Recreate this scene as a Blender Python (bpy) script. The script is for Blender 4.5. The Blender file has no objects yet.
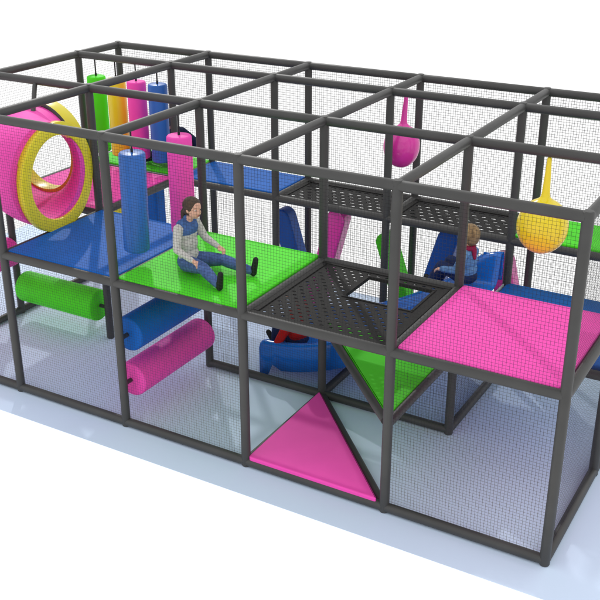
import bpy, bmesh, math, random
from mathutils import Vector, Matrix, noise
import numpy as np
random.seed(7)
scene = bpy.context.scene
COL = scene.collection
PI = math.pi

# ------------------------------------------------------------------ camera
cam_d = bpy.data.cameras.new('camera'); cam = bpy.data.objects.new('camera', cam_d); COL.objects.link(cam)
cam.location = (1.263, -5.4983, 4.3465)
cam.rotation_euler = (1.1413, 0.0018, 0.5261)
cam_d.sensor_width = 36; cam_d.lens = 991.364*36/600
cam_d.shift_x = (300-296.957)/600; cam_d.shift_y = (307.574-300)/600
cam_d.clip_end = 500; cam_d.clip_start = 0.05
scene.camera = cam

# ------------------------------------------------------------------ white studio world and key lamp
w = bpy.data.worlds.new('World'); scene.world = w; w.use_nodes = True
bg = w.node_tree.nodes['Background']; bg.inputs[0].default_value = (1, 1, 1, 1); bg.inputs[1].default_value = 1.14
KEY_EL = math.radians(37); KD = 26.0
kd = Vector((-0.69*math.cos(KEY_EL), 0.724*math.cos(KEY_EL), math.sin(KEY_EL))).normalized()
ld = bpy.data.lights.new('key_lamp', 'AREA'); ld.shape = 'DISK'; ld.size = 0.4; ld.energy = 1900; ld.color = (1, .985, .96)
key = bpy.data.objects.new('key_lamp', ld); COL.objects.link(key)
key.location = Vector((-2.5, 1.3, 0)) + kd*KD
key.rotation_euler = kd.to_track_quat('Z', 'Y').to_euler()
scene.view_settings.view_transform = 'Standard'; scene.view_settings.look = 'None'
scene.view_settings.exposure = 0.0; scene.view_settings.gamma = 1.0

# ------------------------------------------------------------------ materials
def mat(name, col, rough=.5, spec=.5, var=.04, vscale=6.0, bump=0.0, bscale=200.0, coat=0.0, sheen=0.0, col2=None, detail=3.0):
    m = bpy.data.materials.new(name); m.use_nodes = True
    nt = m.node_tree; b = nt.nodes['Principled BSDF']
    b.inputs['Roughness'].default_value = rough
    b.inputs['Specular IOR Level'].default_value = spec
    b.inputs['Coat Weight'].default_value = coat
    b.inputs['Coat Roughness'].default_value = .12
    b.inputs['Sheen Weight'].default_value = sheen
    tc = nt.nodes.new('ShaderNodeTexCoord')
    n = nt.nodes.new('ShaderNodeTexNoise'); n.inputs['Scale'].default_value = vscale; n.inputs['Detail'].default_value = detail
    nt.links.new(tc.outputs['Object'], n.inputs['Vector'])
    r = nt.nodes.new('ShaderNodeValToRGB')
    lo = tuple(max(0, c*(1-var)) for c in col) if col2 is None else col2
    hi = tuple(min(1, c*(1+var)) for c in col) if col2 is None else col
    r.color_ramp.elements[0].position = .3; r.color_ramp.elements[1].position = .7
    r.color_ramp.elements[0].color = (*lo, 1); r.color_ramp.elements[1].color = (*hi, 1)
    nt.links.new(n.outputs['Fac'], r.inputs['Fac']); nt.links.new(r.outputs['Color'], b.inputs['Base Color'])
    if bump:
        n2 = nt.nodes.new('ShaderNodeTexNoise'); n2.inputs['Scale'].default_value = bscale; n2.inputs['Detail'].default_value = 2
        nt.links.new(tc.outputs['Object'], n2.inputs['Vector'])
        bp = nt.nodes.new('ShaderNodeBump'); bp.inputs['Strength'].default_value = bump; bp.inputs['Distance'].default_value = .004
        nt.links.new(n2.outputs['Fac'], bp.inputs['Height']); nt.links.new(bp.outputs['Normal'], b.inputs['Normal'])
    return m

PINK = (.93, .085, .48); GREEN = (.085, .74, .02); BLUE = (.008, .125, .50); YELLOW = (.80, .70, .02)
M = {
 'foam':   mat('black_foam_sleeve', (.056, .056, .055), .5, .35, .10, 5, .12, 300),
 'clamp':  mat('dark_clamp', (.03, .03, .032), .4, .5, .1),
 'net':    mat('black_netting', (.028, .028, .03), .7, .2, .1),
 'rope':   mat('black_strap', (.02, .02, .022), .6, .3, .1),
 'plate':  mat('black_perforated_plastic', (.017, .0165, .016), .6, .10, .15, 9),
 'pink':   mat('pink_vinyl', PINK, .55, .15, .03, 4, .05, 120),
 'green':  mat('green_vinyl', GREEN, .55, .15, .05, 4, .05, 120),
 'bagblue': mat('mid_blue_vinyl', (.035, .15, .52), .35, .3, .05, 4, .05, 120),
 'blue':   mat('blue_vinyl', BLUE, .55, .12, .08, 4, .05, 120),
 'navy':   mat('navy_vinyl', (.010, .085, .38), .45, .25, .08, 4, .05, 120),
 'yellow': mat('yellow_vinyl', YELLOW, .3, .5, .03, 4, .05, 120),
 'ballpink': mat('pink_rubber', (.80, .045, .40), .18, .6, .02, 4, .0),
 'ballyellow': mat('yellow_rubber', (.86, .68, .02), .16, .5, .02, 4, .0),
 'slide':  mat('blue_slide_plastic', (.010, .15, .60), .18, .5, .05, 4, .0),
 'floor':  mat('pale_blue_floor', (.675, .80, .985), .85, .05, .012, 1.2, .02, 60),
 'under':  mat('dark_board', (.05, .05, .05), .6, .3, .1),
 'skin':   mat('skin', (.72, .40, .29), .5, .4, .05, 20),
 'hair_brown': mat('brown_hair', (.085, .050, .028), .5, .4, .3, 60, .6, 150, col2=(.035, .02, .012)),
 'hair_blond': mat('blond_hair', (.40, .26, .12), .5, .4, .3, 28, .6, 150, col2=(.16, .09, .035)),
 'hair_dark': mat('dark_hair', (.03, .02, .015), .5, .4, .3, 50, .6, 150),
 'denim':  mat('blue_denim', (.10, .17, .40), .8, .2, .2, 30, .5, 120, col2=(.05, .09, .25)),
 'knit_blue': mat('blue_knit', (.08, .17, .42), .85, .2, .1, 40, .6, 160, col2=(.05, .11, .30)),
 'knit_grey': mat('grey_knit', (.66, .64, .61), .85, .2, .1, 60, .6, 160, col2=(.50, .48, .46)),
 'denim_light': mat('light_denim', (.16, .32, .58), .8, .2, .2, 30, .6, 120, col2=(.08, .17, .36)),
 'scarf':  mat('crimson_scarf', (.30, .010, .06), .8, .2, .1, 30, .6, 120),
 'trouser_navy': mat('navy_trousers', (.012, .025, .09), .8, .2, .2, 30, .5, 120),
 'shirt_navy': mat('navy_shirt', (.008, .014, .045), .8, .2, .2, 30, .5, 120),
 'shirt_red': mat('red_sweater', (.50, .008, .008), .8, .2, .1, 30, .6, 120),
 'shoe':   mat('black_shoe', (.010, .010, .011), .6, .3, .1),
 'eye_w':  mat('eye_white', (.7, .7, .68), .3), 'eye_d': mat('dark_iris', (.03, .02, .015), .2),
 'lips':   mat('lips', (.50, .14, .13), .45), 'brow': mat('eyebrow', (.07, .04, .025), .8),
}

# ------------------------------------------------------------------ helpers
def link(o, parent=None):
    COL.objects.link(o)
    if parent is not None: o.parent = parent
    return o
def tag(o, label=None, cat=None, group=None, kind=None):
    if label: o['label'] = label
    if cat: o['category'] = cat
    if group: o['group'] = group
    if kind: o['kind'] = kind
    return o
def empty(name, loc, label, cat, group=None):
    o = bpy.data.objects.new(name, None); o.location = loc; o.empty_display_size = .1; link(o)
    return tag(o, label, cat, group)
def finish(bm, name, mats, parent=None, smooth=True, world=True, angle=22):
    """bm is in world coordinates; the object gets an origin of its own at the mesh centre"""
    bmesh.ops.recalc_face_normals(bm, faces=bm.faces[:])
    me = bpy.data.meshes.new(name)
    cs = [v.co for v in bm.verts]
    c = Vector(((min(v.x for v in cs)+max(v.x for v in cs))/2, (min(v.y for v in cs)+max(v.y for v in cs))/2, min(v.z for v in cs)))
    bmesh.ops.translate(bm, verts=bm.verts[:], vec=-c)
    for f in bm.faces: f.smooth = smooth
    bm.to_mesh(me); bm.free()
    if not isinstance(mats, (list, tuple)): mats = [mats]
    for m in mats: me.materials.append(m)
    if smooth:
        try: me.set_sharp_from_angle(angle=math.radians(angle))
        except Exception: pass
    o = bpy.data.objects.new(name, me)
    link(o)
    off = Vector((0, 0, 0))
    if parent is not None:
        o.parent = parent
        q = parent
        while q is not None: off += q.location; q = q.parent
    o.location = c-off
    return o
def frame_of(d):
    d = d.normalized(); up = Vector((0, 0, 1)) if abs(d.z) < .95 else Vector((1, 0, 0))
    a = d.cross(up).normalized(); b = d.cross(a).normalized()
    return a, b
def tube(bm, pts, rad, n=16, cap=True):
    pts = [Vector(p) for p in pts]
    rad = rad if isinstance(rad, (list, tuple)) else [rad]*len(pts)
    rings = []; a = None
    for i, p in enumerate(pts):
        d = (pts[min(i+1, len(pts)-1)]-pts[max(i-1, 0)])
        if a is None: a, b = frame_of(d)
        else:
            d.normalize(); a = (a-d*a.dot(d)).normalized(); b = d.cross(a)
        rings.append([bm.verts.new(p+(a*math.cos(2*PI*k/n)+b*math.sin(2*PI*k/n))*rad[i]) for k in range(n)])
    for r0, r1 in zip(rings, rings[1:]):
        for k in range(n): bm.faces.new((r0[k], r0[(k+1) % n], r1[(k+1) % n], r1[k]))
    if cap: bm.faces.new(rings[0][::-1]); bm.faces.new(rings[-1])
def rod_pts(a, b, r, e):
    """rounded-end profile for a cylinder from a to b"""
    a, b = Vector(a), Vector(b); d = (b-a).normalized(); P = []; R = []
    for t in (0, .35, .7, 1): P.append(a+d*e*(1-math.cos(t*PI/2))); R.append(r-e+e*math.sin(t*PI/2))
    for t in (1, .7, .35, 0): P.append(b-d*e*(1-math.cos(t*PI/2))); R.append(r-e+e*math.sin(t*PI/2))
    return P, R
def lathe(bm, prof, c, n=40):
    rings = []
    for r, z in prof:
        if r < 1e-5: rings.append([bm.verts.new((c[0], c[1], z))])
        else: rings.append([bm.verts.new((c[0]+r*math.cos(2*PI*k/n), c[1]+r*math.sin(2*PI*k/n), z)) for k in range(n)])
    for a, b in zip(rings, rings[1:]):
        for k in range(n):
            A = [a[k % len(a)], a[(k+1) % len(a)]] if len(a) > 1 else [a[0]]
            B = [b[(k+1) % len(b)], b[k]] if len(b) > 1 else [b[0]]
            if len(A)+len(B) > 2: bm.faces.new(A+B)
def prism(bm, poly, z0, z1, bev=.012):
    """flat pad with a rounded rim from a polygon (xy), convex"""
    n = len(poly); c = Vector((sum(p[0] for p in poly)/n, sum(p[1] for p in poly)/n))
    # round the corners a little
    P = []
    for i in range(n):
        p = Vector(poly[i]); a = Vector(poly[i-1])-p; b = Vector(poly[(i+1) % n])-p
        ra = min(.03, a.length/4)
        p0 = p+a.normalized()*ra; p1 = p+b.normalized()*ra
        for t in (0, .33, .67, 1): P.append((p0*(1-t)**2+p*2*t*(1-t)+p1*t*t))
    def ins(d):
        out = []; m = len(P)
        for i in range(m):
            t = (P[(i+1) % m]-P[i-1]).normalized(); nn = Vector((t.y, -t.x))
            if nn.dot(P[i]-c) < 0: nn = -nn
            out.append(P[i]-nn*d)
        return out
    rings = []
    for d, z in ((bev, z0), (0, z0+bev), (0, z1-bev), (bev*.3, z1-bev*.3), (bev, z1)):
        rings.append([bm.verts.new((q.x, q.y, z)) for q in ins(d)])
    m = len(P)
    for r0, r1 in zip(rings, rings[1:]):
        for k in range(m): bm.faces.new((r0[k], r0[(k+1) % m], r1[(k+1) % m], r1[k]))
    bm.faces.new(rings[0][::-1]); bm.faces.new(rings[-1])
def box(bm, x0, x1, y0, y1, z0, z1, bev=0):
    r = bmesh.ops.create_cube(bm, size=1)
    for v in r['verts']: v.co = Vector(((x0+x1)/2+v.co.x*(x1-x0), (y0+y1)/2+v.co.y*(y1-y0), (z0+z1)/2+v.co.z*(z1-z0)))
    if bev:
        es = list({e for v in r['verts'] for e in v.link_edges})
        bmesh.ops.bevel(bm, geom=es, offset=bev, segments=2, affect='EDGES')

# ------------------------------------------------------------------ grid of the play frame
W = 1.2
Y = {'F': 0.0, 'S': 1.2319, 'T': 2.4457, 'U': 3.0948}
Z0, Z1, Z2 = 0.0, 1.2693, 2.4461
R = .0365
X = lambda c: -W*c
rows = 'FSTU'

# ------------------------------------------------------------------ setting: the floor sheet
bm = bmesh.new(); box(bm, -7.9, .95, -.345, 3.45, -.043, -.040)
tag(finish(bm, 'floor', M['floor'], smooth=False), kind='structure')

# ------------------------------------------------------------------ the frame: posts, beams, nets, decks
fr = empty('play_frame', (-3, 1.55, -.038), 'large two-storey indoor play frame of black foam-sleeved posts and beams with netting and coloured decks', 'play frame')

def post(c, row, ztop=Z2):
    bm = bmesh.new(); x, y = X(c), Y[row]
    prof = [(0, -.038), (R*.9, -.038), (R, -.03), (R, ztop+.022), (R*.95, ztop+.032), (R*.8, ztop+.038), (0, ztop+.040)]
    lathe(bm, prof, (x, y), 20)
    finish(bm, 'post', M['foam'], fr)
for row in rows:
    for c in range(6): post(c, row)

def beam(a, b, name='beam', r=R, off=.012):
    a, b = Vector(a), Vector(b); d = (b-a).normalized(); a += d*off; b -= d*off
    bm = bmesh.new(); L = (b-a).length
    s = .0012
    pts = [a, a+d*.05, a+d*.052, a+d*L/2, b-d*.052, b-d*.05, b]
    tube(bm, pts, [r*.985, r*.985, r, r, r, r*.985, r*.985], 20, True)
    return finish(bm, name, M['foam'], fr)
for z in (Z1, Z2):
    for row in rows:
        for c in range(5):
            beam((X(c), Y[row], z), (X(c+1), Y[row], z))
    for c in range(6):
        for a, b in zip(rows, rows[1:]):
            if z == Z1 and a == 'S' and c in (1, 2, 3): continue
            beam((X(c), Y[a], z), (X(c), Y[b], z))
for c in range(5): beam((X(c), 0, 0), (X(c+1), 0, 0))
for c in (1, 2): beam((X(c), Y['S'], 0), (X(c+1), Y['S'], 0))
for a, b in zip(rows, rows[1:]):
    beam((0, Y[a], 0), (0, Y[b], 0)); beam((X(5), Y[a], 0), (X(5), Y[b], 0))
beam((X(1), Y['S'], 0), (X(1), Y['T'], 0)); beam((X(2), Y['S'], 0), (X(2), Y['T'], 0))
ZB = .875   # low landing beside the slide
beam((0, Y['S'], ZB-.06), (X(1), Y['S'], ZB-.06), 'landing_beam'); beam((0, Y['S'], ZB-.06), (0, Y['T'], ZB-.06), 'landing_beam')
beam((X(1), Y['S'], ZB-.06), (X(1), Y['T'], ZB-.06), 'landing_beam'); beam((0, Y['T'], ZB-.06), (X(1), Y['T'], ZB-.06), 'landing_beam')
# triangular step climber
beam((X(2), 0, 0), (X(2), Y['S'], 0), 'step_beam', R*.85); beam((X(1), 0, 0), (X(2), Y['S'], 0), 'step_beam', R*.85, .05)
ZG = .70
beam((X(1), 0, ZG), (X(1), Y['S'], ZG), 'step_beam', R*.9); beam((X(1), 0, ZG), (X(2), Y['S'], ZG), 'step_beam', R*.9, .05)
beam((X(1), Y['S'], ZG), (X(2), Y['S'], ZG), 'step_beam', R*.9)

# decks ------------------------------------------------------------
DT = Z1+.044
def pad(x0, x1, y0, y1, zt, m, label, th=.05):
    bm = bmesh.new(); prism(bm, [(x0, y0), (x1, y0), (x1, y1), (x0, y1)], zt-th, zt)
    o = finish(bm, 'deck_pad', M[m], fr); o['label'] = label; return o
e = .012
pad(X(1)+.035, X(0)-.036, .012, Y['S']+.01, DT, 'pink', 'pink padded deck square at the front right corner')
pad(X(3)+e, X(2)-.036, .012, Y['S']+.01, DT, 'green', 'green padded deck square under the seated girl')
pad(X(4)+.03, X(3)-e, .012, Y['S']+.01, DT, 'blue', 'blue padded deck square beside the yellow tube ring')
pad(X(5)+.03, X(4)-.036, Y['S']-.01, Y['T']-.038, DT-.006, 'pink', 'pink padded deck square behind the crawl tube')
pad(X(5)+.02, X(4)-e, Y['T']+.04, Y['U']+.01, DT, 'green', 'green padded deck strip below the four punch bags')
pad(X(4)+e, X(3)-.03, Y['T']+.038, Y['U']+.01, DT-.006, 'blue', 'blue padded deck strip at the back')
pad(X(1)+e, X(0)-.03, Y['T']+.04, Y['U']+.01, DT, 'green', 'green padded deck strip behind the yellow ball')
pad(X(1)+.005, X(0)-.01, Y['S']+.04, Y['T']+.01, ZB, 'blue', 'blue padded low landing at the head of the slide')
# climber steps
bm = bmesh.new(); prism(bm, [(X(2)+.03, -.02), (X(1)-.05, -.02), (X(2)+.012, Y['S']-.06)], -.01, .062, .010)
o = finish(bm, 'step_pad', M['pink'], fr); o['label'] = 'pink triangular step pad on the floor'
bm = bmesh.new(); prism(bm, [(X(1)-.025, .05), (X(1)-.025, Y['S']-.02), (X(2)+.07, Y['S']-.02)], ZG-.03, ZG+.03, .010)
o = finish(bm, 'step_pad', M['green'], fr); o['label'] = 'green triangular step pad hung at half height'

def plate(x0, x1, y0, y1, zt, sx, sy, hx, hy, th=.006, skip=None, border=.05):
    """moulded plastic deck with staggered oval holes, rim all round"""
    bm = bmesh.new()
    ny = max(1, round((y1-y0-2*border)/sy)); sy = (y1-y0-2*border)/ny
    nx = max(1, round((x1-x0-2*border)/sx)); sx = (x1-x0-2*border)/nx
    def quad(ax, bx, ay, by, hole):
        cx, cy = (ax+bx)/2, (ay+by)/2
        if not hole:
            for z in (zt, zt-th): bm.faces.new([bm.verts.new((p[0], p[1], z)) for p in ((ax, ay), (bx, ay), (bx, by), (ax, by))])
            return
        O = [(ax, ay), (cx, ay), (bx, ay), (bx, cy), (bx, by), (cx, by), (ax, by), (ax, cy)]
        A = [225, 270, 315, 0, 45, 90, 135, 180]
        H = [(cx+hx*math.cos(math.radians(t)), cy+hy*math.sin(math.radians(t))) for t in A]
        for z in (zt, zt-th):
            vo = [bm.verts.new((*q, z)) for q in O]; vh = [bm.verts.new((*q, z)) for q in H]
            for k in range(8): bm.faces.new((vo[k], vo[(k+1) % 8], vh[(k+1) % 8], vh[k]))
            if z == zt: top = vh
            else:
                for k in range(8): bm.faces.new((top[k], top[(k+1) % 8], vh[(k+1) % 8], vh[k]))
    for j in range(ny):
        ay = y0+border+j*sy; by = ay+sy; o = (sx/2 if j % 2 else 0)
        xs = [x0+border]+[x0+border+o+i*sx for i in range(0 if o else 1, nx+(0 if o else 1))]+([x1-border] if o else [])
        for ax, bx in zip(xs, xs[1:]):
            if bx-ax < 1e-4: continue
            full = bx-ax > sx*.9
            if skip:
                if ax < skip[1] and bx > skip[0] and ay < skip[3] and by > skip[2]:
                    # clip the cell to the hatch
                    if ax < skip[0]: quad(ax, skip[0], ay, by, False)
                    if bx > skip[1]: quad(skip[1], bx, ay, by, False)
                    m0, m1 = max(ax, skip[0]), min(bx, skip[1])
                    if ay < skip[2]: quad(m0, m1, ay, skip[2], False)
                    if by > skip[3]: quad(m0, m1, skip[3], by, False)
                    continue
            quad(ax, bx, ay, by, full)
    bt = zt+.008
    box(bm, x0, x1, y0, y0+border, zt-th-.01, bt, .004); box(bm, x0, x1, y1-border, y1, zt-th-.01, bt, .004)
    box(bm, x0, x0+border, y0+border, y1-border, zt-th-.01, bt, .004); box(bm, x1-border, x1, y0+border, y1-border, zt-th-.01, bt, .004)
    o = finish(bm, 'perforated_deck', M['plate'], fr, smooth=False); return o
o = plate(X(2)+.035, X(1)-.035, .035, Y['S']-.035, Z1+.012, .080, .054, .018, .0115, skip=(-1.89, -1.35, .655, 1.075))
o['label'] = 'black perforated deck with a square hatch'
# plain square curb of the hatch
bm = bmesh.new(); hx0, hx1, hy0, hy1 = -1.89, -1.35, .655, 1.075; zt = Z1+.018; zb = Z1-.01
w_ = .026
for q in ((hx0-w_, hx1+w_, hy0-w_, hy0), (hx0-w_, hx1+w_, hy1, hy1+w_), (hx0-w_, hx0, hy0, hy1), (hx1, hx1+w_, hy0, hy1)):
    box(bm, *q, zb, zt, .004)
finish(bm, 'hatch_rim', M['plate'], o, smooth=False)
for c in (1, 2):
    o = plate(X(c+1)+.035, X(c)-.035, Y['T']+.035, Y['U']-.035, Z1+.012, .098, .075, .032, .0150)
    o['label'] = 'black perforated deck strip at the back, %s' % ('behind the green fin' if c == 1 else 'behind the green deck square')

# nets -------------------------------------------------------------
def net(a, b, z0, z1, sp=.0238, r=.0008):
    a, b = Vector(a), Vector(b); d = b-a; L = d.length; d.normalize(); n = Vector((-d.y, d.x, 0))
    bm = bmesh.new()
    def thread(p, q, u, v):
        r0 = [bm.verts.new(p+u*r*sx+v*r*sy) for sx, sy in ((1, 0), (0, 1), (-1, 0), (0, -1))]
        r1 = [bm.verts.new(q+u*r*sx+v*r*sy) for sx, sy in ((1, 0), (0, 1), (-1, 0), (0, -1))]
        for k in range(4): bm.faces.new((r0[k], r0[(k+1) % 4], r1[(k+1) % 4], r1[k]))
    up = Vector((0, 0, 1)); m = int((L-.07)/sp); s = (L-.07)/m
    for i in range(m+1):
        p = a+d*(.035+i*s); j = random.uniform(-.0025, .0025)
        thread(p+up*(z0+.035)+n*r, p+d*j+up*(z1-.035)+n*r, d, n)
    m = int((z1-z0-.07)/sp); s = (z1-z0-.07)/m
    for i in range(m+1):
        z = z0+.035+i*s; j = random.uniform(-.0025, .0025)
        thread(a+d*.035+up*z-n*r, b-d*.035+up*(z+j)-n*r, up, n)
    return finish(bm, 'net_panel', M['net'], fr, smooth=False)
for c in range(5):
    net((X(c), 0, 0), (X(c+1), 0, 0), Z1, Z2)
    if c != 1: net((X(c), 0, 0), (X(c+1), 0, 0), Z0, Z1)
    for z0, z1 in ((Z0, Z1), (Z1, Z2)): net((X(c), Y['U'], 0), (X(c+1), Y['U'], 0), z0, z1, .0235, .0014)
for c in (1, 2): net((X(c), Y['S'], 0), (X(c+1), Y['S'], 0), Z0, Z1)
for a, b in zip(rows, rows[1:]):
    for z0, z1 in ((Z0, Z1), (Z1, Z2)):
        net((0, Y[a], 0), (0, Y[b], 0), z0, z1, .0225, .00065); net((X(5), Y[a], 0), (X(5), Y[b], 0), z0, z1)
net((X(1), Y['S'], 0), (X(1), Y['T'], 0), Z0, ZB-.06)

# ------------------------------------------------------------------ punch bags
def bag(name_mat, x, y, ztop, zbot, r, zhang, label, group, lean=0):
    root = empty('punch_bag', (x, y, zbot), label, 'punch bag', group)
    bm = bmesh.new(); P, Rr = rod_pts((x+lean, y, zbot), (x, y, ztop), r, .022); tube(bm, P, Rr, 36)
    o = finish(bm, 'bag', M[name_mat], root)
    bm = bmesh.new()
    tube(bm, [(x, y, ztop-.01), (x, y, zhang)], .0075, 8)
    tube(bm, [(x, y, ztop-.006), (x, y, ztop+.028)], .011, 10)
    finish(bm, 'strap', M['rope'], root)
    return root
g = 'punch bags hung over the decks'
for i, (m, fx, lab) in enumerate((('green', .185, 'green hanging punch bag, far left in the row of four at the back'),
                    ('yellow', .405, 'yellow hanging punch bag in the row of four at the back'),
                    ('pink', .625, 'pink hanging punch bag in the row of four, between yellow and blue'),
                    ('bagblue', .85, 'blue hanging punch bag at the right end of the row of four'))):
    bag(m, X(5)+W*fx, Y['T'], 2.245, 1.44, .098, Z2-.03, lab, g)
bag('bagblue', X(3)-.01, .335, 2.245, 1.43, .105, Z2-.03, 'blue hanging punch bag in front, nearest to the front net beside the blue deck', g, -.02)
bag('pink', X(3), .935, 2.245, 1.40, .105, Z2-.03, 'pink hanging punch bag just behind the seated girl', g)

# ------------------------------------------------------------------ swinging rubber balls
def ball(m, x, y, zc, r, rz, ztop, dx, label):
    root = empty('hanging_ball', (x, y, zc-rz), label, 'ball', 'rubber balls hanging from the top beams')
    bm = bmesh.new(); prof = []
    for k in range(0, 29):
        a = PI*k/32-PI/2; prof.append((r*math.cos(a) if k else 0, zc+rz*math.sin(a)))
    zj = prof[-1][1]
    prof += [(.052, zj+.010), (.034, zj+.03), (.029, zj+.06), (.026, zj+.11)]
    n = 6
    for k in range(1, n+1): prof.append((.026-.010*k/n, zj+.11+(ztop-.012-zj-.11)*k/n))
    prof += [(.011, ztop-.003), (0, ztop)]
    lathe(bm, prof, (x, y), 48)
    for v in bm.verts:      # the ball hangs a touch out of plumb
        t = max(0, (v.co.z-zc)/(ztop-zc)); v.co.x += dx*t
    finish(bm, 'ball', M[m], root)
    return root
ball('ballpink', -2.39, 2.70, 1.895, .168, .20, Z2-.035, .03, 'magenta rubber ball on a tapering stem hanging above the perforated deck')
ball('ballyellow', -.60, Y['S'], 1.90, .185, .205, Z2-.035, -.0, 'yellow rubber ball on a tapering stem hanging above the pink deck')

# ------------------------------------------------------------------ rollers
def roller(m, a, b, r, label, inset=.10):
    a, b = Vector(a), Vector(b); d = (b-a).normalized()
    root = empty('foam_roller', (a+b)/2-Vector((0, 0, r)), label, 'roller', 'foam rollers strung between the lower posts')
    bm = bmesh.new(); P, Rr = rod_pts(a+d*inset, b-d*inset, r, .022); tube(bm, P, Rr, 40)
    finish(bm, 'roll', M[m], root)
    bm = bmesh.new(); tube(bm, [a+d*.03, a+d*(inset+.005)], .019, 12); tube(bm, [b-d*(inset+.005), b-d*.03], .019, 12)
    finish(bm, 'axle', M['clamp'], root)
roller('green', (X(4), Y['S'], .29), (X(5), Y['S'], .29), .158, 'green foam roller low on the left')
roller('blue', (X(3), 0, .77), (X(3), Y['S'], .77), .15, 'blue foam roller above the pink roller')
roller('pink', (X(3), 0, .35), (X(3), Y['S'], .35), .15, 'pink foam roller below the blue roller')
roller('pink', (-6.0, 0, .67), (-6.0, 1.29, .67), .15, 'pink foam roller at the far left end, only its end showing under the blue deck')

# ------------------------------------------------------------------ crawl tube: quarter bend with a yellow ring on each mouth
ct = empty('crawl_tube', (-5.1, .95, DT), 'pink bent crawl tube with thick yellow rings on both mouths', 'crawl tube')
TC = Vector((-4.8, 1.23)); TR = .60; ZC = 1.80
bm = bmesh.new(); n = 56; m_ = 20
def tring(rad, j, ext=0):
    a = math.radians(-90)-(math.radians(90)*j/m_)
    u = Vector((math.cos(a), math.sin(a), 0)); c = Vector((TC.x, TC.y, ZC))+u*TR
    return [bm.verts.new(c+(u*math.cos(2*PI*k/n)+Vector((0, 0, 1))*math.sin(2*PI*k/n))*rad) for k in range(n)]
outer = [tring(.462-.03*j/m_, j) for j in range(m_+1)]; inner = [tring(.40, j) for j in range(m_+1)]
for S_ in (outer, inner):
    for a, b in zip(S_, S_[1:]):
        for k in range(n): bm.faces.new((a[k], a[(k+1) % n], b[(k+1) % n], b[k]))
for j in (0, m_):
    for k in range(n): bm.faces.new((outer[j][k], outer[j][(k+1) % n], inner[j][(k+1) % n], inner[j][k]))
finish(bm, 'tube_bend', M['pink'], ct)
def ring(c, axis, ro, ri, th):
    bm = bmesh.new(); c = Vector(c); ax = Vector(axis); a, b = frame_of(ax); n = 64
    prof = []; hw = (ro-ri)/2; mid = (ro+ri)/2; br = .006
    for sx, sy, a0 in ((1, 1, 0), (-1, 1, 90), (-1, -1, 180), (1, -1, 270)):
        for t in range(4):
            an = math.radians(a0+t*30); prof.append((mid+sx*(hw-br)+br*math.cos(an), sy*(th/2-br)+br*math.sin(an)))
    R_ = [[bm.verts.new(c+(a*math.cos(2*PI*k/n)+b*math.sin(2*PI*k/n))*p+ax*q) for p, q in prof] for k in range(n)]
    for k in range(n):
        for i in range(len(prof)): bm.faces.new((R_[k][i], R_[(k+1) % n][i], R_[(k+1) % n][(i+1) % len(prof)], R_[k][(i+1) % len(prof)]))
    finish(bm, 'mouth_ring', M['yellow'], ct)
ring((-4.80, .715, 1.76), (1, .08, 0), .488, .372, .065)
ring((-5.42, 1.25, 1.80), (0, 1, 0), .47, .375, .15)
bm = bmesh.new()
lathe_pts = [(-5.42+.452*math.cos(2*PI*k/48), 1.18, 1.80+.452*math.sin(2*PI*k/48)) for k in range(50)]
tube(bm, lathe_pts, .02, 8, False); finish(bm, 'ring_band', M['foam'], ct)  # thin dark band round the tube beside the rear ring
bm = bmesh.new(); tube(bm, [(-5.42, 1.2, Z2-.03), (-5.18, .86, 2.10)], .022, 12); finish(bm, 'hanger', M['foam'], ct)

# ------------------------------------------------------------------ slide
sl = empty('slide', (-2.1, 1.84, -.04), 'glossy blue plastic slide running down from the low landing to the floor', 'slide')
st = []   # x, bed z, wall height, skirt depth
for t in range(41):
    u = t/40; x = -1.215-1.86*u
    if u < .12: z = .925
    else:
        v = (u-.12)/.88; z = .925-.755*(1-(1-v)**1.8)-.03*math.sin(PI*min(1, v*4))*(v < .25)*0
    wall = .30-.02*u if u < .10 else max(.10, .30-.62*(u-.10)) 
    wall = .13+.15*math.exp(-((u)/.14)**2)
    st.append((x, z, wall))
bm = bmesh.new(); rings = []
HWD = .50; yc = 1.845
for i, (x, z, wl) in enumerate(st):
    top = z+wl; lo = max(-.038, top-.26) if i < 40 else -.038
    u = i/40
    lo = max(.035, top-.27)
    if u > .90: lo = .035+.05*math.sin(PI*min(1, (u-.90)/.05)/2)
    if u > .955: lo = -.035
    pr = [(-HWD, lo), (-HWD, top-.03), (-HWD+.01, top-.008), (-HWD+.035, top), (-HWD+.065, top-.008), (-HWD+.085, top-.03),
          (-HWD+.12, z+.05), (-HWD+.15, z+.016), (-HWD+.20, z+.003), (-.12, z), (.12, z)]
    pr = pr+[(-a, b) for a, b in pr[::-1]][2:] if False else pr+[(-a, b) for a, b in pr[:-2][::-1]]
    rings.append([bm.verts.new((x, yc+a, b)) for a, b in pr])
for a, b in zip(rings, rings[1:]):
    for k in range(len(a)-1): bm.faces.new((a[k], a[k+1], b[k+1], b[k]))
# rounded end lip
last = rings[-1]; prev = last
for dx, dz in ((-.02, -.006), (-.035, -.02), (-.042, -.045)):
    nr = [bm.verts.new((v.co.x+dx, v.co.y, max(-.038, v.co.z+dz*1.0))) for v in last]
    for k in range(len(nr)-1): bm.faces.new((prev[k], prev[k+1], nr[k+1], nr[k]))
    prev = nr
low = [bm.verts.new((v.co.x, v.co.y, max(-.036, v.co.z-.14))) for v in prev]
for k in range(len(low)-1): bm.faces.new((prev[k], prev[k+1], low[k+1], low[k]))
bmesh.ops.remove_doubles(bm, verts=bm.verts[:], dist=1e-4)
so = finish(bm, 'chute', M['slide'], sl, angle=60)
mo = so.modifiers.new('thickness', 'SOLIDIFY'); mo.thickness = .008; mo.offset = 0
bm = bmesh.new(); box(bm, -1.214, -1.204, 1.29, 2.38, .86, .884); finish(bm, 'edge_strip', M['eye_w'], sl)
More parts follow.
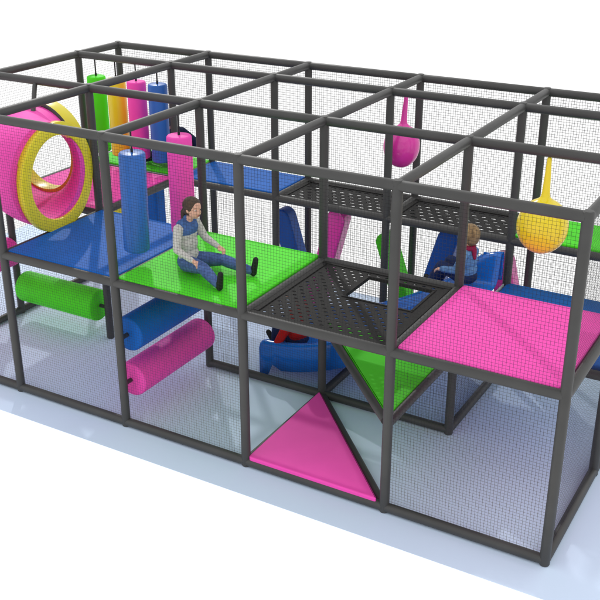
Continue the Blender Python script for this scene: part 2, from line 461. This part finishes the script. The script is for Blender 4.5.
# starter hood rising at the back of the slide head
bm = bmesh.new(); box(bm, -1.42, -1.215, yc+HWD-.065, yc+HWD+.02, .93, 1.17, .03); finish(bm, 'hood_side', M['slide'], sl)

# ------------------------------------------------------------------ leaning foam fins in the lower back lane
def fin(m, xt, zt, xb, label, r=.10, y=2.77):
    """thick upright padded board with a rounded top; leans along the lane"""
    bm = bmesh.new(); d = .17
    ax = Vector((xt-xb, 0, zt+.038)); L = ax.length; ax.normalize(); sd = Vector((ax.z, 0, -ax.x))
    out = [(-r, 0), (r, 0)]+[(r*math.cos(PI*k/14), L-r+r*math.sin(PI*k/14)) for k in range(15)]
    rings = []
    bv = .02
    for dy, ins in ((-d/2, bv), (-d/2+bv*.3, bv*.3), (-d/2+bv, 0), (d/2-bv, 0), (d/2-bv*.3, bv*.3), (d/2, bv)):
        k = (r-ins)/r; rings.append([bm.verts.new(Vector((xb, y+dy, -.038))+sd*a*k+ax*(b if b == 0 else L-r+(b-L+r)*k)) for a, b in out])
    for a, b in zip(rings, rings[1:]):
        for k in range(len(a)): bm.faces.new((a[k], a[(k+1) % len(a)], b[(k+1) % len(a)], b[k]))
    bm.faces.new(rings[0]); bm.faces.new(rings[-1][::-1])
    o = finish(bm, 'foam_fin', M[m]); tag(o, label, 'foam fin', 'leaning foam fins in the lower back lane')
fin('navy', -3.72, 1.05, -3.38, 'dark blue leaning foam fin behind the green deck square')
fin('ballpink', -2.95, 1.22, -3.28, 'magenta leaning foam fin left of the green fin, crossing the dark blue one', y=2.60)
fp = bpy.data.objects['foam_fin.001']
bm = bmesh.new(); tube(bm, [(-3.06, 2.512, .96), (-3.20, 2.512, .30)], .011, 8); finish(bm, 'slit_strip', M['eye_w'], fp)  # added white strip, stands in for a slit showing the white background
fin('green', -2.56, 1.00, -2.20, 'green leaning foam fin seen behind the front post', .088)
fin('navy', -1.80, 1.22, -2.15, 'dark blue leaning foam fin left of the toddler', y=2.62)
fin('ballpink', -1.38, 1.02, -1.12, 'magenta foam fin with rounded top behind the head of the slide')
fin('blue', -5.37, 1.24, -5.36, 'blue upright foam fin under the green back deck', .085)
fin('yellow', -5.92, 1.1, -5.75, 'yellow leaning foam fin at the far left of the lower back lane', .085)

# ------------------------------------------------------------------ people
def build_person(name, loc, rz, scale, prims, label, smooth_it=6, vox=.0055):
    """prims: (kind, a, ra, b, rb, material) capsules/ellipsoids in local space facing +x. One continuous remeshed body."""
    root = empty(name, loc, label, 'person')
    Rm = Matrix.Rotation(rz, 4, 'Z'); T = Matrix.Translation(loc)@Rm@Matrix.Scale(scale, 4)
    bm = bmesh.new(); segs = []; mats = []
    for p in prims:
        kind = p[0]
        if kind == 'c':
            _, a, ra, b, rb, m = p; a, b = Vector(a), Vector(b)
            for cc, rr in ((a, ra), (b, rb)):
                r = bmesh.ops.create_icosphere(bm, subdivisions=2, radius=rr); bmesh.ops.translate(bm, verts=r['verts'], vec=cc)
            d = b-a
            if d.length > 1e-4:
                tube(bm, [a, a.lerp(b, .5), b], [ra, (ra+rb)/2, rb], 14)
            segs.append((a, ra, b, rb, None))
        else:
            _, a, rad, m = p; a = Vector(a)
            r = bmesh.ops.create_icosphere(bm, subdivisions=3, radius=1)
            for v in r['verts']: v.co = Vector((a.x+v.co.x*rad[0], a.y+v.co.y*rad[1], a.z+v.co.z*rad[2]))
            segs.append((a, 0, a, 0, Vector(rad)))
        if m not in mats: mats.append(m)
        segs[-1] = segs[-1]+(mats.index(m),)
    me = bpy.data.meshes.new('tmp'); bm.to_mesh(me); bm.free()
    t = bpy.data.objects.new('tmp', me); COL.objects.link(t)
    rm = t.modifiers.new('r', 'REMESH'); rm.mode = 'VOXEL'; rm.voxel_size = vox; rm.use_smooth_shade = True
    sm = t.modifiers.new('s', 'SMOOTH'); sm.factor = .5; sm.iterations = smooth_it
    dg = bpy.context.evaluated_depsgraph_get(); dg.update()
    em = bpy.data.meshes.new_from_object(t.evaluated_get(dg))
    bpy.data.objects.remove(t); em.name = 'body'
    for m in mats: em.materials.append(M[m])
    nf = len(em.polygons); C = np.empty(nf*3); em.polygons.foreach_get('center', C); C = C.reshape(-1, 3)
    best = np.full(nf, 1e9); idx = np.zeros(nf, int)
    for a, ra, b, rb, rad, mi in segs:
        A, B = np.array(a), np.array(b)
        if rad is not None:
            q = (C-A)/np.array(rad); d = (np.linalg.norm(q, axis=1)-1)*min(rad)
        else:
            ab = B-A; L2 = max(ab@ab, 1e-9); tt = np.clip(((C-A)@ab)/L2, 0, 1)
            d = np.linalg.norm(C-(A+tt[:, None]*ab), axis=1)-(ra+(rb-ra)*tt)
        k = d < best; best[k] = d[k]; idx[k] = mi
    em.polygons.foreach_set('material_index', idx.astype(np.int32)); em.polygons.foreach_set('use_smooth', [True]*nf)
    em.transform(Rm@Matrix.Scale(scale, 4))
    body = bpy.data.objects.new('body', em); link(body, root)
    def extra(nm, parts, mm, vx=.004, sm_it=4, par=body):
        bm = bmesh.new()
        for p in parts:
            if p[0] == 'c':
                _, a, ra, b, rb = p[:5]; a, b = Vector(a), Vector(b)
                for cc, rr in ((a, ra), (b, rb)):
                    r = bmesh.ops.create_icosphere(bm, subdivisions=2, radius=rr); bmesh.ops.translate(bm, verts=r['verts'], vec=cc)
                tube(bm, [a, b], [ra, rb], 12)
            else:
                _, a, rad = p[:3]; r = bmesh.ops.create_icosphere(bm, subdivisions=3, radius=1)
                for v in r['verts']: v.co = Vector((a[0]+v.co.x*rad[0], a[1]+v.co.y*rad[1], a[2]+v.co.z*rad[2]))
        me = bpy.data.meshes.new(nm)
        for f in bm.faces: f.smooth = True
        bm.to_mesh(me); bm.free()
        if vx:
            t = bpy.data.objects.new('tmp', me); COL.objects.link(t)
            rm = t.modifiers.new('r', 'REMESH'); rm.mode = 'VOXEL'; rm.voxel_size = vx; rm.use_smooth_shade = True
            s2 = t.modifiers.new('s', 'SMOOTH'); s2.factor = .5; s2.iterations = sm_it
            dg = bpy.context.evaluated_depsgraph_get(); dg.update()
            me = bpy.data.meshes.new_from_object(t.evaluated_get(dg)); bpy.data.objects.remove(t); me.name = nm
        me.transform(Rm@Matrix.Scale(scale, 4)); me.materials.append(M[mm])
        return link(bpy.data.objects.new(nm, me), par)
    return root, body, extra

def V(*a): return Vector(a)
def hand(w, d, up, side, m='skin'):
    """palm + five fingers; w wrist, d pointing direction, up = back of hand, side +1 thumb towards up x d"""
    d = d.normalized(); s = up.cross(d).normalized()*side; u = up.normalized(); P = []
    P.append(('c', w, .019, w+d*.022, .020, m))
    for k, (o, l) in enumerate(((.018, .044), (.006, .050), (-.006, .046), (-.018, .036))):
        k0 = w+d*.022+s*o*.8; k1 = w+d*.044+s*o*1.05
        P.append(('c', k0, .0125, k1, .0085, m))
        k2 = k1+(d*.8-u*.35).normalized()*l*.5; k3 = k2+(d*.45-u*.8).normalized()*l*.42
        P.append(('c', k1, .0082, k2, .0072, m)); P.append(('c', k2, .0072, k3, .006, m))
    t0 = w+d*.010+s*.016; t1 = t0+(d*.6+s*.8).normalized()*.026; t2 = t1+(d*.9+s*.2-u*.3).normalized()*.022
    P += [('c', t0, .011, t1, .009, m), ('c', t1, .009, t2, .007, m)]
    return P
def head(hc, face_yaw, skin='skin', neck=None, sc=1.0):
    """child's head, returns prims + a mapper from face coords"""
    cy, sy = math.cos(face_yaw), math.sin(face_yaw)
    def f(x, y, z): return V(hc[0]+(x*cy-y*sy)*sc, hc[1]+(x*sy+y*cy)*sc, hc[2]+z*sc)
    P = [('e', f(-.012, 0, .018), (.090*sc, .076*sc, .088*sc), skin),
         ('e', f(.018, 0, -.030), (.062*sc, .056*sc, .070*sc), skin),
         ('c', f(.040, 0, -.075), .022*sc, f(.052, 0, -.072), .018*sc, skin),      # chin
         ('c', f(.074, 0, -.005), .007*sc, f(.090, 0, -.030), .011*sc, skin),      # nose
         ('c', f(.040, .034, -.036), .026*sc, f(.046, .030, -.040), .024*sc, skin),
         ('c', f(.040, -.034, -.036), .026*sc, f(.046, -.030, -.040), .024*sc, skin),
         ('c', f(-.008, .074, -.002), .013*sc, f(-.004, .072, -.026), .009*sc, skin),  # ears
         ('c', f(-.008, -.074, -.002), .013*sc, f(-.004, -.072, -.026), .009*sc, skin)]
    return P, f
def face(extra, f, sc=1.0):
    for s in (1, -1):
        extra('eye', [('e', f(.066, .028*s, .002), (.010*sc, .010*sc, .0055*sc))], 'eye_w', 0)
        extra('iris', [('e', f(.0740, .0285*s, .002), (.0045*sc, .0055*sc, .0056*sc))], 'eye_d', 0)
        extra('eyebrow', [('c', f(.073, .014*s, .021), .0018*sc, f(.062, .044*s, .021), .0012*sc)], 'brow', 0)
    extra('mouth', [('c', f(.0745, -.015, -.056), .0042*sc, f(.080, 0, -.0575), .0055*sc), ('c', f(.080, 0, -.0575), .0055*sc, f(.0745, .015, -.056), .0042*sc)], 'lips', 0)

def leg(hip, knee, ankle, rs, m, shoe, toe, cuff=None):
    h, k, a = V(*hip), V(*knee), V(*ankle)
    P = [('c', h, rs[0], h.lerp(k, .5), rs[0]*.9, m), ('c', h.lerp(k, .5), rs[0]*.9, k, rs[1], m),
         ('c', k, rs[1], k.lerp(a, .35), rs[1]*.98, m), ('c', k.lerp(a, .35), rs[1]*.98, a, rs[2], m)]
    t = V(*toe).normalized(); d = (a-k).normalized(); hl = a+d*.035
    P += [('c', hl-t*.012, .032, hl+t*.05, .030, shoe), ('c', hl+t*.05, .030, hl+t*.125, .026, shoe)]
    return P

# --- girl sitting on the green deck
def girl():
    hc = (.080, -.01, .605); P, f = head(hc, math.radians(-14), sc=.90)
    P += [('c', (.02, 0, .495), .034, (.065, -.005, .555), .032, 'skin'),
          ('e', (-.01, 0, .085), (.10, .115, .085), 'denim'),
          ('e', (-.005, 0, .16), (.088, .108, .09), 'knit_grey'),
          ('e', (-.005, 0, .26), (.082, .105, .12), 'knit_grey'),
          ('e', (-.012, 0, .36), (.085, .112, .095), 'knit_grey'),
          ('e', (-.004, 0, .405), (.084, .124, .085), 'knit_blue'),
          ('c', (-.012, .075, .455), .050, (-.012, -.075, .455), .050, 'knit_blue'),
          ('c', (-.008, 0, .47), .046, (.0, 0, .495), .040, 'knit_blue')]
    # right (camera side, -y) arm resting on the right thigh
    sR, eR, wR = V(-.012, -.130, .430), V(.005, -.185, .255), V(.165, -.185, .185)
    sL, eL, wL = V(-.006, .128, .430), V(.060, .175, .275), V(.225, .140, .225)
    for s, e_, w_ in ((sR, eR, wR), (sL, eL, wL)):
        P += [('c', s, .046, s.lerp(e_, .5), .042, 'knit_grey'), ('c', s.lerp(e_, .5), .042, e_, .036, 'knit_grey'), ('c', e_, .036, w_, .026, 'knit_grey')]
    P += hand(wR+V(.02, -.002, -.004), V(1, -.15, -.45), V(.35, 0, .9), 1)
    P += hand(wL+V(.02, -.004, -.004), V(1, -.2, -.30), V(.3, 0, .95), -1)
    P += leg((.02, -.065, .085), (.27, -.165, .125), (.485, -.255, .052), (.078, .055, .040), 'denim', 'shoe', (.18, -.10, 1))
    P += leg((.02, .065, .085), (.30, .105, .120), (.565, .150, .052), (.078, .055, .040), 'denim', 'shoe', (.2, .02, 1))
    root, body, ex = build_person('person', (-3.18, .43, DT+.002), 0, .87, P,
        'child with brown ponytail in blue and grey jumper and jeans sitting on green deck')
    c = lambda x, y, z: f(x, y, z)
    ex('hair', [('e', f(-.026, 0, .028), (.086, .078, .084)), ('e', f(-.048, 0, -.008), (.058, .071, .068)),
                ('e', f(-.016, .034, .052), (.058, .042, .040)), ('e', f(-.016, -.034, .052), (.058, .042, .040)),
                ('c', f(-.020, .060, .010), .020, f(-.045, .060, -.030), .020), ('c', f(-.020, -.060, .010), .020, f(-.045, -.060, -.030), .020),
                ('c', f(-.105, 0, -.010), .026, f(-.135, -.015, -.06), .027), ('c', f(-.135, -.015, -.06), .027, f(-.140, -.02, -.13), .020),
                ('c', f(-.140, -.02, -.13), .020, f(-.120, -.02, -.20), .008)], 'hair_brown', .0035, 4)
    face(ex, f, .90)
girl()

# --- toddler on the slide, seen from behind
def toddler():
    hc = (.015, 0, .475); P, f = head(hc, math.radians(12), sc=.92)
    P += [('c', (-.005, 0, .37), .032, (.0, 0, .42), .030, 'skin'),
          ('e', (-.01, 0, .075), (.095, .105, .075), 'trouser_navy'),
          ('e', (-.01, 0, .15), (.085, .105, .085), 'denim_light'),
          ('e', (-.01, 0, .24), (.082, .105, .10), 'denim_light'),
          ('c', (-.012, .065, .315), .048, (-.012, -.065, .315), .048, 'denim_light')]
    for s in (-1, 1):
        sh, el, wr = V(-.01, .108*s, .300), V(.035, .155*s, .170), V(.185, .135*s, .140)
        P += [('c', sh, .044, el, .038, 'denim_light'), ('c', el, .038, wr, .029, 'denim_light')]
        P += hand(wr+V(.016, 0, 0), V(1, 0, -.3), V(.3, 0, .95), -s)
        P += leg((.02, .055*s, .075), (.225, .090*s, .150), (.36, .095*s, -.10), (.070, .054, .040), 'trouser_navy', 'shoe', (1, 0, .35))
    root, body, ex = build_person('person', (-1.425, 2.01, .985), math.radians(172), .90, P,
        'blond toddler in light denim shirt and crimson scarf sitting at the top of the slide', 5, .006)
    ex('hair', [('e', f(-.022, 0, .028), (.100, .092, .098)), ('e', f(-.050, 0, -.022), (.062, .080, .066)),
                ('e', f(.020, .03, .072), (.062, .052, .040)), ('e', f(.020, -.03, .072), (.062, .052, .040))], 'hair_blond', .0035, 8)
    ex('scarf', [('c', (.045, .040, .365), .026, (.060, -.015, .352), .024), ('c', (.045, .040, .365), .026, (-.030, .048, .372), .024),
                 ('c', (-.030, .048, .372), .024, (-.052, 0, .365), .026), ('c', (-.052, 0, .365), .026, (-.030, -.048, .372), .024),
                 ('c', (-.030, -.048, .372), .024, (.040, -.045, .366), .024), ('c', (-.060, .0, .355), .028, (-.090, .03, .285), .016)], 'scarf', .005, 3)
    face(ex, f, .92)
toddler()

# --- child in red at the foot of the slide
def redchild():
    hc = (.05, 0, .56); P, f = head(hc, 0, sc=.95)
    P += [('c', (.01, 0, .44), .034, (.03, 0, .50), .032, 'skin'),
          ('e', (-.01, 0, .085), (.10, .115, .085), 'trouser_navy'), ('e', (0, 0, .145), (.104, .124, .105), 'shirt_red'),
          ('e', (.0, 0, .28), (.085, .112, .12), 'shirt_red'), ('c', (-.005, .07, .39), .052, (-.005, -.07, .39), .052, 'shirt_red')]
    for s in (-1, 1):
        sh, el, wr = V(-.005, .125*s, .375), V(.03, .195*s, .225), V(.100, .215*s, .085)
        P += [('c', sh, .052, el, .048, 'shirt_red'), ('c', el, .048, wr, .040, 'shirt_red')]
        P += hand(wr+V(.016, 0, -.012), V(1, 0, -.6), V(.5, 0, .85), -s)
        P += leg((.02, .06*s, .08), (.17, .085*s, .20), (.20, .085*s, .045), (.068, .056, .042), 'trouser_navy', 'shoe', (.6, 0, .8))
    root, body, ex = build_person('person', (-2.86, 1.60, .205), math.radians(180), .95, P,
        'child in red sweater and navy trousers sliding out at the foot of the slide', 5, .006)
    ex('hair', [('e', f(-.022, 0, .028), (.098, .088, .096)), ('e', f(-.050, 0, -.022), (.062, .076, .066))], 'hair_dark', .005, 2)
    face(ex, f, .95)
redchild()

# --- child in navy on the green back deck, leaning behind the punch bags
def navychild():
    hc = (.20, 0, .50); P, f = head(hc, 0, sc=.95)
    P += [('c', (.10, 0, .42), .034, (.15, 0, .46), .032, 'skin'),
          ('e', (-.01, 0, .085), (.10, .115, .085), 'shirt_navy'), ('e', (.01, 0, .17), (.092, .110, .09), 'shirt_navy'),
          ('e', (.035, 0, .27), (.088, .112, .11), 'shirt_navy'), ('c', (.06, .07, .37), .056, (.06, -.07, .37), .056, 'shirt_navy')]
    sh, el, wr = V(.05, -.12, .36), V(-.07, -.17, .26), V(-.12, -.165, .12)
    sh2, el2, wr2 = V(.05, .125, .36), V(-.09, .155, .24), V(-.145, .15, .13)
    for a, b, c_ in ((sh, el, wr), (sh2, el2, wr2)):
        P += [('c', a, .050, b, .044, 'shirt_navy'), ('c', b, .044, b.lerp(c_, .35), .040, 'shirt_navy'), ('c', b.lerp(c_, .35), .030, c_, .024, 'skin')]
        P += hand(c_+V(-.004, 0, -.012), V(-.3, 0, -1), V(-1, 0, .3), 1)
    for s in (-1, 1):
        P += leg((.02, .06*s, .08), (.25, .085*s, .13), (.42, .07*s+.02, .050), (.078, .058, .042), 'shirt_navy', 'shoe', (.2, 0, 1))
    root, body, ex = build_person('person', (-4.97, 2.76, DT+.002), math.radians(183), .95, P,
        'child in navy shirt leaning back on the green back deck, mostly hidden by bags', 5, .006)
    ex('hair', [('e', f(-.022, 0, .028), (.098, .088, .096)), ('e', f(-.050, 0, -.022), (.062, .076, .066))], 'hair_dark', .005, 2)
    face(ex, f, .95)
navychild()
